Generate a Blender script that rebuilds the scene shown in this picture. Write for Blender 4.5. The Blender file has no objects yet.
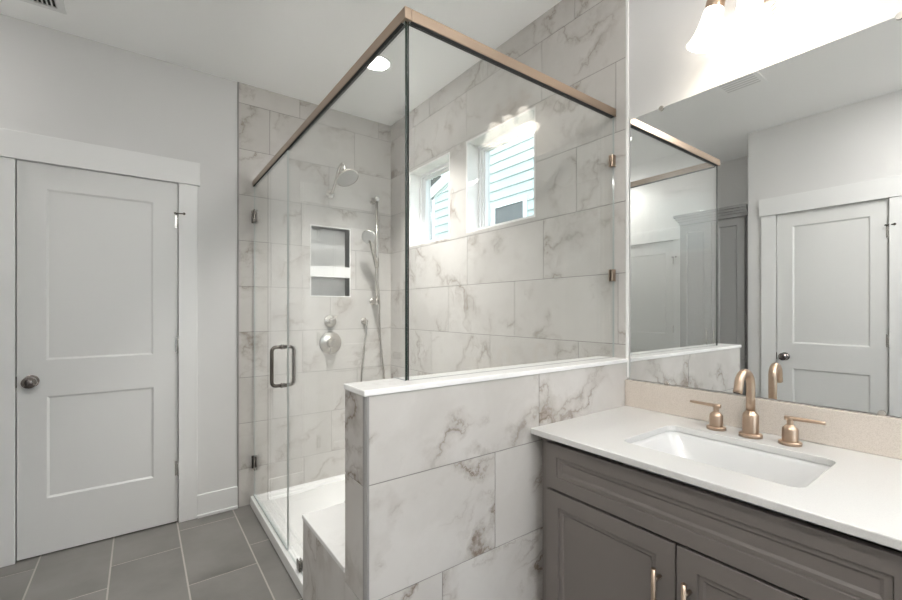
import bpy, bmesh, math, random
from mathutils import Vector, Matrix
random.seed(7)
SC = bpy.context.scene
COL = SC.collection
R = math.radians
PI = math.pi

# ------------------------------------------------------------------ camera, exposure, light
cam_d = bpy.data.cameras.new('camera')
cam_d.sensor_width = 36.0
cam_d.sensor_fit = 'HORIZONTAL'
cam_d.lens = 36.0 * 422.8 / 902.0
cam_d.shift_y = 10.0 / 902.0
cam_d.clip_start = 0.02
cam = bpy.data.objects.new('camera', cam_d)
COL.objects.link(cam)
cam.location = (0, 0, 1.28)
cam.rotation_euler = (R(90), 0, -R(36.31))
SC.camera = cam

SC.view_settings.view_transform = 'Standard'
SC.view_settings.look = 'None'
SC.view_settings.gamma = 1.0
SC.view_settings.use_curve_mapping = False
SC.view_settings.exposure = 1.56
SC.cycles.max_bounces = 14
SC.cycles.diffuse_bounces = 6
SC.cycles.glossy_bounces = 8
SC.cycles.transparent_max_bounces = 24
SC.cycles.sample_clamp_indirect = 8.0
SC.cycles.caustics_reflective = False
SC.cycles.caustics_refractive = False
SC.cycles.use_denoising = True

world = bpy.data.worlds.new('sky')
SC.world = world
world.use_nodes = True
wn = world.node_tree.nodes
wn['Background'].inputs[0].default_value = (0.80, 0.90, 1.0, 1)
wn['Background'].inputs[1].default_value = 1.25

sun_d = bpy.data.lights.new('sun', 'SUN')
sun_d.energy = 0.5
sun_d.angle = R(12)
sun_d.color = (1.0, 0.97, 0.92)
sun = bpy.data.objects.new('sun', sun_d)
COL.objects.link(sun)
sun.location = (-6, 2, 9)
sun.rotation_euler = Vector((0.75, -0.15, -0.75)).to_track_quat('-Z', 'Y').to_euler()


def area(name, loc, direction, size, size_y, power, color, shape='RECTANGLE', spread=None):
    d = bpy.data.lights.new(name, 'AREA')
    d.shape = shape
    d.size = size
    if shape in ('RECTANGLE', 'ELLIPSE'):
        d.size_y = size_y
    d.energy = power
    d.color = color
    if spread:
        d.spread = spread
    o = bpy.data.objects.new(name, d)
    COL.objects.link(o)
    o.location = loc
    o.rotation_euler = Vector(direction).to_track_quat('-Z', 'Y').to_euler()
    return o


P_FILL_CAN, P_SHOWER = 7.0, 6.5


def portal(loc, direction, sx, sy):
    """lets the sky find the window opening; gives no light of its own"""
    o = area('sky_portal', loc, direction, sx, sy, 1.0, (1, 1, 1))
    o.data.cycles.is_portal = True


RW = (0.66, 1.50, 0.45, 2.30)  # opening of the added rear window
portal(((RW[0] + RW[1]) / 2, -1.30, (RW[2] + RW[3]) / 2), (0, 1, 0), RW[1] - RW[0], RW[3] - RW[2])
portal((1.80, 1.767, 2.035), (-1, 0, 0), 0.56, 0.56)
portal((1.80, 2.48, 2.03), (-1, 0, 0), 0.52, 0.56)

# ------------------------------------------------------------------ key planes
YA = 3.0285          # tile face of the back wall
XB = 1.6235          # tile / mirror face of the right wall
CE = 2.76
XL = -0.87           # left wall face
YR = -1.20           # rear wall face
PA = YA + 0.006      # painted faces
PB = XB + 0.006
XALC = -1.46         # alcove wall


# ------------------------------------------------------------------ materials
def new_mat(name):
    m = bpy.data.materials.new(name)
    m.use_nodes = True
    nt = m.node_tree
    return m, nt, nt.nodes['Principled BSDF']


def N(nt, kind, **kw):
    n = nt.nodes.new(kind)
    for k, v in kw.items():
        setattr(n, k, v)
    return n


def simple(name, col, rough=0.5, metal=0.0, bump=0.0, bscale=300.0, var=0.0, vscale=3.0, spec=0.5, emit=None, aniso=0.0):
    m, nt, b = new_mat(name)
    b.inputs['Base Color'].default_value = (*col, 1)
    b.inputs['Roughness'].default_value = rough
    b.inputs['Metallic'].default_value = metal
    b.inputs['Specular IOR Level'].default_value = spec
    tc = N(nt, 'ShaderNodeTexCoord')
    if bump:
        nz = N(nt, 'ShaderNodeTexNoise')
        nz.inputs['Scale'].default_value = bscale
        nz.inputs['Detail'].default_value = 3
        nt.links.new(tc.outputs['Object'], nz.inputs['Vector'])
        bp = N(nt, 'ShaderNodeBump')
        bp.inputs['Strength'].default_value = bump
        bp.inputs['Distance'].default_value = 0.001
        nt.links.new(nz.outputs['Fac'], bp.inputs['Height'])
        nt.links.new(bp.outputs['Normal'], b.inputs['Normal'])
    if var:
        nz = N(nt, 'ShaderNodeTexNoise')
        nz.inputs['Scale'].default_value = vscale
        nz.inputs['Detail'].default_value = 6
        nt.links.new(tc.outputs['Object'], nz.inputs['Vector'])
        mx = N(nt, 'ShaderNodeMix', data_type='RGBA')
        mx.inputs[6].default_value = (*[c * (1 - var) for c in col], 1)
        mx.inputs[7].default_value = (*[min(1, c * (1 + var)) for c in col], 1)
        nt.links.new(nz.outputs['Fac'], mx.inputs[0])
        nt.links.new(mx.outputs[2], b.inputs['Base Color'])
    if emit:
        b.inputs['Emission Color'].default_value = (*emit[0], 1)
        b.inputs['Emission Strength'].default_value = emit[1]
    return m


def ramp(nt, stops, interp='LINEAR'):
    r = N(nt, 'ShaderNodeValToRGB')
    r.color_ramp.interpolation = interp
    e = r.color_ramp.elements
    while len(e) < len(stops):
        e.new(0.5)
    for i, (p, c) in enumerate(stops):
        e[i].position = p
        e[i].color = (c, c, c, 1) if not isinstance(c, tuple) else (*c, 1)
    return r


def marble(name, base, vein, cloud, strength=1.0, rough=0.5, scale=1.0):
    m, nt, b = new_mat(name)
    L = nt.links.new
    tc = N(nt, 'ShaderNodeTexCoord')
    at = N(nt, 'ShaderNodeAttribute', attribute_name='tile_shift')
    add = N(nt, 'ShaderNodeVectorMath', operation='ADD')
    L(tc.outputs['Object'], add.inputs[0])
    L(at.outputs['Vector'], add.inputs[1])
    mp = N(nt, 'ShaderNodeMapping')
    mp.inputs['Rotation'].default_value = (R(38), R(33), R(12))
    mp.inputs['Scale'].default_value = (scale, scale, scale)
    L(add.outputs[0], mp.inputs['Vector'])
    # warp
    w = N(nt, 'ShaderNodeTexNoise')
    w.inputs['Scale'].default_value = 3.4
    w.inputs['Detail'].default_value = 7
    w.inputs['Roughness'].default_value = 0.62
    L(mp.outputs[0], w.inputs['Vector'])
    ws = N(nt, 'ShaderNodeVectorMath', operation='MULTIPLY_ADD')
    ws.inputs[1].default_value = (0.42, 0.42, 0.42)
    L(w.outputs['Color'], ws.inputs[0])
    L(mp.outputs[0], ws.inputs[2])

    def veins(vscale, width, soft):
        st = N(nt, 'ShaderNodeMapping')
        st.inputs['Scale'].default_value = (vscale * 0.30, vscale, vscale)
        L(ws.outputs[0], st.inputs['Vector'])
        n = N(nt, 'ShaderNodeTexNoise')
        n.inputs['Scale'].default_value = 1.0
        n.inputs['Detail'].default_value = 2.5
        n.inputs['Roughness'].default_value = 0.5
        L(st.outputs[0], n.inputs['Vector'])
        s = N(nt, 'ShaderNodeMath', operation='SUBTRACT')
        s.inputs[1].default_value = 0.5
        L(n.outputs['Fac'], s.inputs[0])
        a = N(nt, 'ShaderNodeMath', operation='ABSOLUTE')
        L(s.outputs[0], a.inputs[0])
        r = ramp(nt, [(0.0, 1.0), (width, 0.45), (soft, 0.0)])
        L(a.outputs[0], r.inputs[0])
        return r

    v1 = veins(3.0, 0.010, 0.05)
    v2 = veins(6.5, 0.012, 0.045)
    pm = N(nt, 'ShaderNodeTexNoise')
    pm.inputs['Scale'].default_value = 3.6
    pm.inputs['Detail'].default_value = 3
    L(mp.outputs[0], pm.inputs['Vector'])
    pr = ramp(nt, [(0.42, 0.0), (0.62, 1.0)])
    L(pm.outputs['Fac'], pr.inputs[0])
    mul1 = N(nt, 'ShaderNodeMath', operation='MULTIPLY')
    L(v1.outputs[0], mul1.inputs[0])
    L(pr.outputs[0], mul1.inputs[1])
    pr2 = ramp(nt, [(0.5, 0.0), (0.72, 0.6)])
    L(pm.outputs['Fac'], pr2.inputs[0])
    mul2 = N(nt, 'ShaderNodeMath', operation='MULTIPLY')
    L(v2.outputs[0], mul2.inputs[0])
    L(pr2.outputs[0], mul2.inputs[1])
    mx = N(nt, 'ShaderNodeMath', operation='MAXIMUM')
    L(mul1.outputs[0], mx.inputs[0])
    L(mul2.outputs[0], mx.inputs[1])
    ms = N(nt, 'ShaderNodeMath', operation='MULTIPLY')
    ms.inputs[1].default_value = strength
    L(mx.outputs[0], ms.inputs[0])
    # clouds
    c = N(nt, 'ShaderNodeTexNoise')
    c.inputs['Scale'].default_value = 3.0
    c.inputs['Detail'].default_value = 6
    L(ws.outputs[0], c.inputs['Vector'])
    cr = ramp(nt, [(0.36, 0.0), (0.72, 1.0)])
    L(c.outputs['Fac'], cr.inputs[0])
    m1 = N(nt, 'ShaderNodeMix', data_type='RGBA')
    m1.inputs[6].default_value = (*base, 1)
    m1.inputs[7].default_value = (*cloud, 1)
    L(cr.outputs[0], m1.inputs[0])
    m2 = N(nt, 'ShaderNodeMix', data_type='RGBA')
    m2.inputs[7].default_value = (*vein, 1)
    L(ms.outputs[0], m2.inputs[0])
    L(m1.outputs[2], m2.inputs[6])
    L(m2.outputs[2], b.inputs['Base Color'])
    b.inputs['Roughness'].default_value = rough
    b.inputs['Specular IOR Level'].default_value = 0.15
    return m


def glass_mat(name, tint, f0=0.04):
    """Thin clear glass: transparent with a Schlick reflection on each face."""
    m = bpy.data.materials.new(name)
    m.use_nodes = True
    nt = m.node_tree
    nt.nodes.clear()
    L = nt.links.new
    out = N(nt, 'ShaderNodeOutputMaterial')
    tr = N(nt, 'ShaderNodeBsdfTransparent')
    tr.inputs[0].default_value = (*tint, 1)
    gl = N(nt, 'ShaderNodeBsdfGlossy')
    gl.inputs['Roughness'].default_value = 0.0
    gl.inputs['Color'].default_value = (1, 1, 1, 1)
    lw = N(nt, 'ShaderNodeLayerWeight')
    lw.inputs['Blend'].default_value = 0.5
    p = N(nt, 'ShaderNodeMath', operation='POWER')
    p.inputs[1].default_value = 5.0
    L(lw.outputs['Facing'], p.inputs[0])
    ma = N(nt, 'ShaderNodeMath', operation='MULTIPLY_ADD')
    ma.inputs[1].default_value = 1 - f0
    ma.inputs[2].default_value = f0
    L(p.outputs[0], ma.inputs[0])
    mx = N(nt, 'ShaderNodeMixShader')
    L(ma.outputs[0], mx.inputs[0])
    L(tr.outputs[0], mx.inputs[1])
    L(gl.outputs[0], mx.inputs[2])
    L(mx.outputs[0], out.inputs['Surface'])
    return m


def quartz(name, base, fleck, amount=0.5, rough=0.2, scale=420.0):
    m, nt, b = new_mat(name)
    L = nt.links.new
    tc = N(nt, 'ShaderNodeTexCoord')
    n = N(nt, 'ShaderNodeTexNoise')
    n.inputs['Scale'].default_value = scale
    n.inputs['Detail'].default_value = 2
    L(tc.outputs['Object'], n.inputs['Vector'])
    r = ramp(nt, [(0.42, 0.0), (0.66, amount)])
    L(n.outputs['Fac'], r.inputs[0])
    mx = N(nt, 'ShaderNodeMix', data_type='RGBA')
    mx.inputs[6].default_value = (*base, 1)
    mx.inputs[7].default_value = (*fleck, 1)
    L(r.outputs[0], mx.inputs[0])
    L(mx.outputs[2], b.inputs['Base Color'])
    b.inputs['Roughness'].default_value = rough
    return m


def floor_tile_mat(name, a, c):
    m, nt, b = new_mat(name)
    L = nt.links.new
    tc = N(nt, 'ShaderNodeTexCoord')
    at = N(nt, 'ShaderNodeAttribute', attribute_name='tile_shift')
    add = N(nt, 'ShaderNodeVectorMath', operation='ADD')
    L(tc.outputs['Object'], add.inputs[0])
    L(at.outputs['Vector'], add.inputs[1])
    n = N(nt, 'ShaderNodeTexNoise')
    n.inputs['Scale'].default_value = 2.6
    n.inputs['Detail'].default_value = 8
    n.inputs['Roughness'].default_value = 0.6
    L(add.outputs[0], n.inputs['Vector'])
    r = ramp(nt, [(0.3, 0.0), (0.7, 1.0)])
    L(n.outputs['Fac'], r.inputs[0])
    mx = N(nt, 'ShaderNodeMix', data_type='RGBA')
    mx.inputs[6].default_value = (*a, 1)
    mx.inputs[7].default_value = (*c, 1)
    L(r.outputs[0], mx.inputs[0])
    L(mx.outputs[2], b.inputs['Base Color'])
    b.inputs['Roughness'].default_value = 0.45
    bp = N(nt, 'ShaderNodeBump')
    bp.inputs['Strength'].default_value = 0.15
    bp.inputs['Distance'].default_value = 0.002
    L(n.outputs['Fac'], bp.inputs['Height'])
    L(bp.outputs['Normal'], b.inputs['Normal'])
    return m


M = {}
M['paint'] = simple('wall_paint', (0.66, 0.655, 0.65), 0.6, bump=0.08, bscale=260)
M['ceiling'] = simple('ceiling_paint', (0.93, 0.93, 0.925), 0.7, bump=0.08, bscale=260)
M['trim'] = simple('trim_paint', (0.755, 0.755, 0.75), 0.35)
M['door'] = simple('door_paint', (0.70, 0.70, 0.692), 0.4)
M['marble'] = marble('marble_tile', (0.575, 0.555, 0.53), (0.22, 0.175, 0.14), (0.50, 0.48, 0.455), 0.8)
M['marble_bold'] = marble('marble_tile_bold', (0.575, 0.555, 0.53), (0.22, 0.175, 0.14), (0.485, 0.462, 0.435), 1.2)  # same tile, veins and clouds deepened to mimic warm light on the half wall
M['marble_white'] = marble('white_marble_slab', (0.86, 0.855, 0.84), (0.55, 0.53, 0.51), (0.80, 0.795, 0.785), 0.4, rough=0.2)
M['grout'] = simple('grey_grout', (0.27, 0.255, 0.24), 0.85)
M['floor_tile'] = floor_tile_mat('charcoal_floor_tile', (0.152, 0.144, 0.135), (0.218, 0.207, 0.195))
M['floor_grout'] = simple('floor_grout', (0.42, 0.39, 0.355), 0.85)
M['edge_metal'] = simple('satin_edge_trim', (0.30, 0.29, 0.28), 0.45, metal=0.2)
M['edge_white'] = simple('white_edge_trim', (0.84, 0.84, 0.82), 0.3)
M['nickel'] = simple('brushed_nickel', (0.60, 0.57, 0.53), 0.26, metal=1.0, bump=0.03, bscale=600)
M['bronze'] = simple('champagne_bronze', (0.52, 0.39, 0.295), 0.34, metal=1.0, bump=0.03, bscale=600)
M['rail'] = simple('brushed_bronze_rail', (0.46, 0.355, 0.275), 0.30, metal=1.0, bump=0.03, bscale=600)
M['dark_metal'] = simple('dark_nickel', (0.20, 0.18, 0.165), 0.25, metal=1.0)
M['black_nickel'] = simple('polished_black_nickel', (0.24, 0.215, 0.205), 0.06, metal=1.0)
M['steel'] = simple('steel_hinge', (0.55, 0.54, 0.52), 0.25, metal=1.0)
M['dark'] = simple('dark_void', (0.02, 0.02, 0.02), 0.8)
M['rubber'] = simple('nozzle_grey', (0.50, 0.50, 0.49), 0.35, metal=0.6)
M['cabinet'] = simple('taupe_cabinet_paint', (0.180, 0.160, 0.148), 0.38)
M['linen'] = simple('lightened_cabinet_paint', (0.30, 0.295, 0.295), 0.38)  # cabinet paint lightened in place of more light in the alcove
M['quartz'] = quartz('white_quartz', (0.68, 0.675, 0.66), (0.62, 0.615, 0.60), 0.5, 0.12)
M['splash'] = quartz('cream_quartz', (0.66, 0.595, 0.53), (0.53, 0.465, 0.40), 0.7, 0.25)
M['ceramic'] = simple('white_ceramic', (0.68, 0.68, 0.675), 0.1)
M['acrylic'] = simple('white_acrylic', (0.86, 0.86, 0.85), 0.22)
M['glass'] = glass_mat('clear_glass', (0.985, 0.993, 0.988))
M['pane'] = glass_mat('window_glass', (0.97, 0.985, 0.985))
M['glass_edge'] = simple('green_glass_edge', (0.012, 0.022, 0.018), 0.12)
M['polished_edge'] = simple('bright_glass_edge', (0.42, 0.46, 0.45), 0.08)
M['mirror'] = simple('mirror_silver', (0.86, 0.87, 0.865), 0.0, metal=1.0)
M['shade'] = simple('lit_frosted_glass', (0.9, 0.88, 0.84), 0.4, emit=((1.0, 0.91, 0.80), 1.9))
M['globe'] = simple('fill_opal_glass', (0.9, 0.9, 0.88), 0.3, emit=((1.0, 0.98, 0.95), 18.0))
M['bulb'] = simple('lit_bulb', (1, 1, 1), 0.4, emit=((1.0, 0.91, 0.80), 5.0))
M['led'] = simple('lit_lens', (1, 1, 1), 0.4, emit=((1.0, 0.96, 0.90), 12.0))
M['vinyl'] = simple('white_vinyl', (0.86, 0.86, 0.86), 0.3)
M['siding'] = simple('pale_aqua_siding', (0.44, 0.51, 0.50), 0.6, var=0.03)
M['house_trim'] = simple('house_trim_white', (0.86, 0.88, 0.88), 0.5)
M['shingle'] = simple('roof_shingle', (0.12, 0.12, 0.12), 0.9, var=0.3, vscale=20)
M['leaf'] = simple('tree_leaf', (0.016, 0.023, 0.011), 0.7, var=0.5, vscale=6)
M['bark'] = simple('tree_bark', (0.10, 0.075, 0.05), 0.9, var=0.3, vscale=12)
M['lawn'] = simple('lawn_green', (0.10, 0.15, 0.06), 0.95, var=0.4, vscale=5)
M['dark_glass'] = simple('dark_window_glass', (0.10, 0.11, 0.11), 0.15, spec=0.3)


# ------------------------------------------------------------------ mesh helpers
class MB:
    def __init__(self):
        self.bm = bmesh.new()
        self.lay = self.bm.faces.layers.float_vector.new('tile_shift')
        self.mi = 0
        self.shift = Vector((0, 0, 0))

    def face(self, vs, mi=None, smooth=False):
        try:
            f = self.bm.faces.new(vs)
        except ValueError:
            return None
        f.material_index = self.mi if mi is None else mi
        f[self.lay] = self.shift
        f.smooth = smooth
        return f

    def v(self, p):
        return self.bm.verts.new(p)

    def quad(self, a, b, c, d, mi=None):
        return self.face([self.v(a), self.v(b), self.v(c), self.v(d)], mi)

    def box(self, x0, x1, y0, y1, z0, z1, mi=None):
        if x0 > x1: x0, x1 = x1, x0
        if y0 > y1: y0, y1 = y1, y0
        if z0 > z1: z0, z1 = z1, z0
        p = [self.v((x, y, z)) for z in (z0, z1) for y in (y0, y1) for x in (x0, x1)]
        for q in ((0, 2, 3, 1), (4, 5, 7, 6), (0, 1, 5, 4), (2, 6, 7, 3), (0, 4, 6, 2), (1, 3, 7, 5)):
            self.face([p[i] for i in q], mi)
        return p

    def obox(self, o, ax, ay, az, mi=None):
        """box from corner o along three edge vectors"""
        o, ax, ay, az = Vector(o), Vector(ax), Vector(ay), Vector(az)
        p = [self.v(o + ax * i + ay * j + az * k) for k in (0, 1) for j in (0, 1) for i in (0, 1)]
        qs = ((0, 2, 3, 1), (4, 5, 7, 6), (0, 1, 5, 4), (2, 6, 7, 3), (0, 4, 6, 2), (1, 3, 7, 5))
        flip = ax.cross(ay).dot(az) < 0
        for q in qs:
            q = q[::-1] if flip else q
            self.face([p[i] for i in q], mi)

    def lathe(self, base, axis, prof, seg=28, mi=None, smooth=True, cap0=True, cap1=True):
        """prof: list of (radius, distance along axis)"""
        base = Vector(base)
        axis = Vector(axis).normalized()
        u = axis.orthogonal().normalized()
        w = axis.cross(u)
        rings = []
        # a sharp corner of the profile gets two rings so that it shades as an edge
        pr, brk = [], set()
        for i, q in enumerate(prof):
            pr.append(q)
            if 0 < i < len(prof) - 1 and q[0] > 1e-5:
                a = Vector((q[0] - prof[i - 1][0], q[1] - prof[i - 1][1]))
                b = Vector((prof[i + 1][0] - q[0], prof[i + 1][1] - q[1]))
                if a.length > 1e-6 and b.length > 1e-6 and a.angle(b) > R(33):
                    brk.add(len(pr) - 1)
                    pr.append(q)
        for r, t in pr:
            c = base + axis * t
            if r < 1e-5:
                rings.append([self.v(c)])
            else:
                rings.append([self.v(c + (u * math.cos(2 * PI * k / seg) + w * math.sin(2 * PI * k / seg)) * r) for k in range(seg)])
        for i_, (a, b) in enumerate(zip(rings, rings[1:])):
            if i_ in brk:
                continue
            for k in range(seg):
                k2 = (k + 1) % seg
                if len(a) == 1 and len(b) == 1:
                    continue
                if len(a) == 1:
                    self.face([a[0], b[k2], b[k]], mi, smooth)
                elif len(b) == 1:
                    self.face([a[k], a[k2], b[0]], mi, smooth)
                else:
                    self.face([a[k], a[k2], b[k2], b[k]], mi, smooth)
        if cap0 and len(rings[0]) > 1:
            self.face(rings[0][::-1], mi)
        if cap1 and len(rings[-1]) > 1:
            self.face(rings[-1], mi)

    def cyl(self, a, b, r, seg=24, mi=None):
        a, b = Vector(a), Vector(b)
        self.lathe(a, b - a, [(r, 0), (r, (b - a).length)], seg, mi)

    def tube(self, pts, r, seg=14, mi=None, cap=True, sub=0):
        pts = [Vector(p) for p in pts]
        if sub:
            q = []
            n = len(pts)
            for i in range(n - 1):
                p0, p1, p2, p3 = pts[max(i - 1, 0)], pts[i], pts[i + 1], pts[min(i + 2, n - 1)]
                for s in range(sub):
                    t = s / sub
                    q.append(0.5 * ((2 * p1) + (p2 - p0) * t + (2 * p0 - 5 * p1 + 4 * p2 - p3) * t * t + (3 * p1 - p0 - 3 * p2 + p3) * t ** 3))
            q.append(pts[-1])
            pts = q
        rr = r if callable(r) else (lambda t: r)
        tang = []
        for i in range(len(pts)):
            a = pts[max(i - 1, 0)]
            b = pts[min(i + 1, len(pts) - 1)]
            tang.append((b - a).normalized())
        u = tang[0].orthogonal().normalized()
        rings = []
        for i, p in enumerate(pts):
            t = tang[i]
            u = (u - t * u.dot(t)).normalized()
            w = t.cross(u)
            rad = rr(i / (len(pts) - 1))
            rings.append([self.v(p + (u * math.cos(2 * PI * k / seg) + w * math.sin(2 * PI * k / seg)) * rad) for k in range(seg)])
        for a, b in zip(rings, rings[1:]):
            for k in range(seg):
                k2 = (k + 1) % seg
                self.face([a[k], a[k2], b[k2], b[k]], mi, True)
        if cap:
            self.face(rings[0][::-1], mi)
            self.face(rings[-1], mi)

    def ball(self, c, rx, ry, rz, mi=None, seg=24, rings=14):
        c = Vector(c)
        g = []
        for i in range(rings + 1):
            th = PI * i / rings
            if i in (0, rings):
                g.append([self.v(c + Vector((0, 0, rz * math.cos(th))))])
            else:
                g.append([self.v(c + Vector((rx * math.sin(th) * math.cos(2 * PI * k / seg), ry * math.sin(th) * math.sin(2 * PI * k / seg), rz * math.cos(th)))) for k in range(seg)])
        for a, b in zip(g, g[1:]):
            for k in range(seg):
                k2 = (k + 1) % seg
                if len(a) == 1:
                    self.face([a[0], b[k], b[k2]], mi, True)
                elif len(b) == 1:
                    self.face([a[k2], a[k], b[0]], mi, True)
                else:
                    self.face([a[k], b[k], b[k2], a[k2]], mi, True)

    def build(self, name, mats, parent=None, bevel=0.0, origin=None, segs=2):
        bm = self.bm
        bmesh.ops.recalc_face_normals(bm, faces=bm.faces[:]) if not getattr(self, 'keep', False) else None
        me = bpy.data.meshes.new(name)
        if parent is not None:
            o0 = world_loc(parent)
        elif origin is not None:
            o0 = Vector(origin)
        else:
            o0 = Vector((0, 0, 0))
        if o0.length:
            bmesh.ops.translate(bm, verts=bm.verts[:], vec=-o0)
        bm.to_mesh(me)
        bm.free()
        for m in (mats if isinstance(mats, (list, tuple)) else [mats]):
            me.materials.append(m)
        ob = bpy.data.objects.new(name, me)
        COL.objects.link(ob)
        if parent is not None:
            ob.parent = parent
        else:
            ob.location = o0
        if bevel:
            md = ob.modifiers.new('edge', 'BEVEL')
            md.width = bevel
            md.segments = segs
            md.limit_method = 'ANGLE'
            md.angle_limit = R(40)
        return ob


def world_loc(o):
    v = Vector(o.location)
    while o.parent is not None:
        o = o.parent
        v += Vector(o.location)
    return v


def tag(o, label=None, cat=None, group=None, kind=None):
    if label: o['label'] = label
    if cat: o['category'] = cat
    if group: o['group'] = group
    if kind: o['kind'] = kind
    return o


def thing(name, label, cat, loc, group=None):
    o = bpy.data.objects.new(name, None)
    o.empty_display_size = 0.05
    COL.objects.link(o)
    o.location = loc
    return tag(o, label, cat, group)


def struct(o, label, cat=None):
    return tag(o, label, cat or o.name.split('_')[0], None, 'structure')


def rect_minus(rect, holes):
    """rectangles covering rect without the holes; all (u0,u1,v0,v1)"""
    out = [rect]
    for h in holes:
        nxt = []
        for (a, b, c, d) in out:
            x0, x1, y0, y1 = max(a, h[0]), min(b, h[1]), max(c, h[2]), min(d, h[3])
            if x0 >= x1 - 1e-6 or y0 >= y1 - 1e-6:
                nxt.append((a, b, c, d))
                continue
            if a < x0: nxt.append((a, x0, c, d))
            if x1 < b: nxt.append((x1, b, c, d))
            if c < y0: nxt.append((x0, x1, c, y0))
            if y1 < d: nxt.append((x0, x1, y1, d))
        out = nxt
    return out


def tiled(mb, o, U, V, Nn, rect, vlines, joint, length, holes=(), gap=0.0032, depth=0.0016, tm=0, gm=1, back=0.006):
    """Tiles on the plane o + u*U + v*V, facing Nn; grout slab just behind the tile faces."""
    o, U, V, Nn = Vector(o), Vector(U), Vector(V), Vector(Nn)
    u0, u1, v0, v1 = rect

    def slab(r, hi, lo, mi):
        a, b, c, d = r
        if b - a < 1e-4 or d - c < 1e-4:
            return
        mb.obox(o + U * a + V * c + Nn * lo, U * (b - a), V * (d - c), Nn * (hi - lo), mi)

    mb.shift = Vector((0, 0, 0))
    for r in rect_minus(rect, holes):
        slab(r, -depth, -back, gm)
    lines = [v0] + [x for x in sorted(vlines) if v0 + 0.004 < x < v1 - 0.004] + [v1]
    for c, d in zip(lines, lines[1:]):
        mid = (c + d) / 2
        j = joint(mid)
        k0 = math.floor((u0 - j) / length) - 1
        us = [u0]
        k = k0
        while j + k * length < u1:
            x = j + k * length
            if x > u0 + 0.025 and x < u1 - 0.02:
                us.append(x)
            k += 1
        us.append(u1)
        for a, b in zip(us, us[1:]):
            mb.shift = Vector((random.uniform(-9, 9), random.uniform(-9, 9), random.uniform(-9, 9)))
            g = gap / 2
            t = (a + (g if a > u0 else 0), b - (g if b < u1 else 0), c + (g if c > v0 else 0), d - (g if d < v1 else 0))
            for r in rect_minus(t, holes):
                slab(r, 0, -depth, tm)
    mb.shift = Vector((0, 0, 0))


def recessed_slab(mb, o, U, V, Nn, w, h, t, panels, depth=0.008, slope=0.012, mi=None):
    """slab of w x h x t whose front carries sunk panels with sloped borders"""
    o, U, V, Nn = Vector(o), Vector(U), Vector(V), Vector(Nn)
    P = lambda u, v, n=0.0: o + U * u + V * v + Nn * n
    xs = sorted({0, w, *[p[0] for p in panels], *[p[1] for p in panels]})
    ys = sorted({0, h, *[p[2] for p in panels], *[p[3] for p in panels]})
    grid = {}

    def gv(x, y):
        if (x, y) not in grid:
            grid[(x, y)] = mb.v(P(x, y))
        return grid[(x, y)]

    for x0, x1 in zip(xs, xs[1:]):
        for y0, y1 in zip(ys, ys[1:]):
            cx, cy = (x0 + x1) / 2, (y0 + y1) / 2
            if any(p[0] < cx < p[1] and p[2] < cy < p[3] for p in panels):
                continue
            mb.face([gv(x0, y0), gv(x1, y0), gv(x1, y1), gv(x0, y1)], mi)
    for a, b, c, d in panels:
        # the panel may be crossed by grid lines of other panels: walk its rim
        rim = [(x, c) for x in xs if a <= x <= b] + [(b, y) for y in ys if c < y <= d] + [(x, d) for x in reversed(xs) if a <= x < b] + [(a, y) for y in reversed(ys) if c < y < d]
        s = slope
        inner = [mb.v(P(min(max(x, a + s), b - s), min(max(y, c + s), d - s), -depth)) for x, y in rim]
        n = len(rim)
        outer = [gv(x, y) for x, y in rim]
        for i in range(n):
            k = (i + 1) % n
            mb.face([outer[i], outer[k], inner[k], inner[i]], mi)
        mb.face(inner, mi)
    # sides and back
    back = [mb.v(P(*q, -t)) for q in ((0, 0), (w, 0), (w, h), (0, h))]
    bott = [gv(x, 0) for x in xs if (x, 0) in grid]
    topp = [gv(x, h) for x in xs if (x, h) in grid]
    lef = [gv(0, y) for y in ys if (0, y) in grid]
    rig = [gv(w, y) for y in ys if (w, y) in grid]
    mb.face(bott[::-1] + [back[0], back[1]], mi)
    mb.face(topp + [back[2], back[3]], mi)
    mb.face(lef + [back[3], back[0]], mi)
    mb.face(rig[::-1] + [back[1], back[2]], mi)
    mb.face(back[::-1], mi)


def glass_pane(name, parent, x0, x1, y0, y1, z0, z1, thin, dark=False):
    """clear pane; the narrow faces carry the dark edge colour"""
    mb = MB()
    mb.box(x0, x1, y0, y1, z0, z1)
    for f in mb.bm.faces:
        f.normal_update()
        if abs(f.normal['xyz'.index(thin)]) < 0.5:
            f.material_index = 2 if (dark and f.normal.x < -0.5) else 1
    return mb.build(name, [M['glass'], M['polished_edge'], M['glass_edge']], parent)


# ------------------------------------------------------------------ course layout shared by the tiled walls
PITCH = 0.2985
COURSES = [0.241 + PITCH * k for k in range(-1, 10)]


def course_index(z):
    return math.floor((z - 0.241) / PITCH + 1e-6)


# ------------------------------------------------------------------ structure: floor and ceiling
mb = MB()
FL = sorted([0.179 + 0.2985 * k for k in range(-6, 7)])


def fjoint(x):
    k = round((x - 0.3255) / 0.2985)
    return 2.305 + 0.2 * k


tiled(mb, (0, 0, 0), (0, 1, 0), (1, 0, 0), (0, 0, 1), (-1.32, YA + 0.1, -1.60, XB + 0.1), FL, fjoint, 0.6, gap=0.007, depth=0.001, back=0.08)
struct(mb.build('floor', [M['floor_tile'], M['floor_grout']]), 'charcoal grey rectangular floor tiles with pale grout lines')

mb = MB()
mb.box(-1.6, XB + 0.22, -1.35, YA + 0.15, CE, CE + 0.1)
struct(mb.build('ceiling', M['ceiling']), 'flat off white ceiling above the bathroom')

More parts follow.
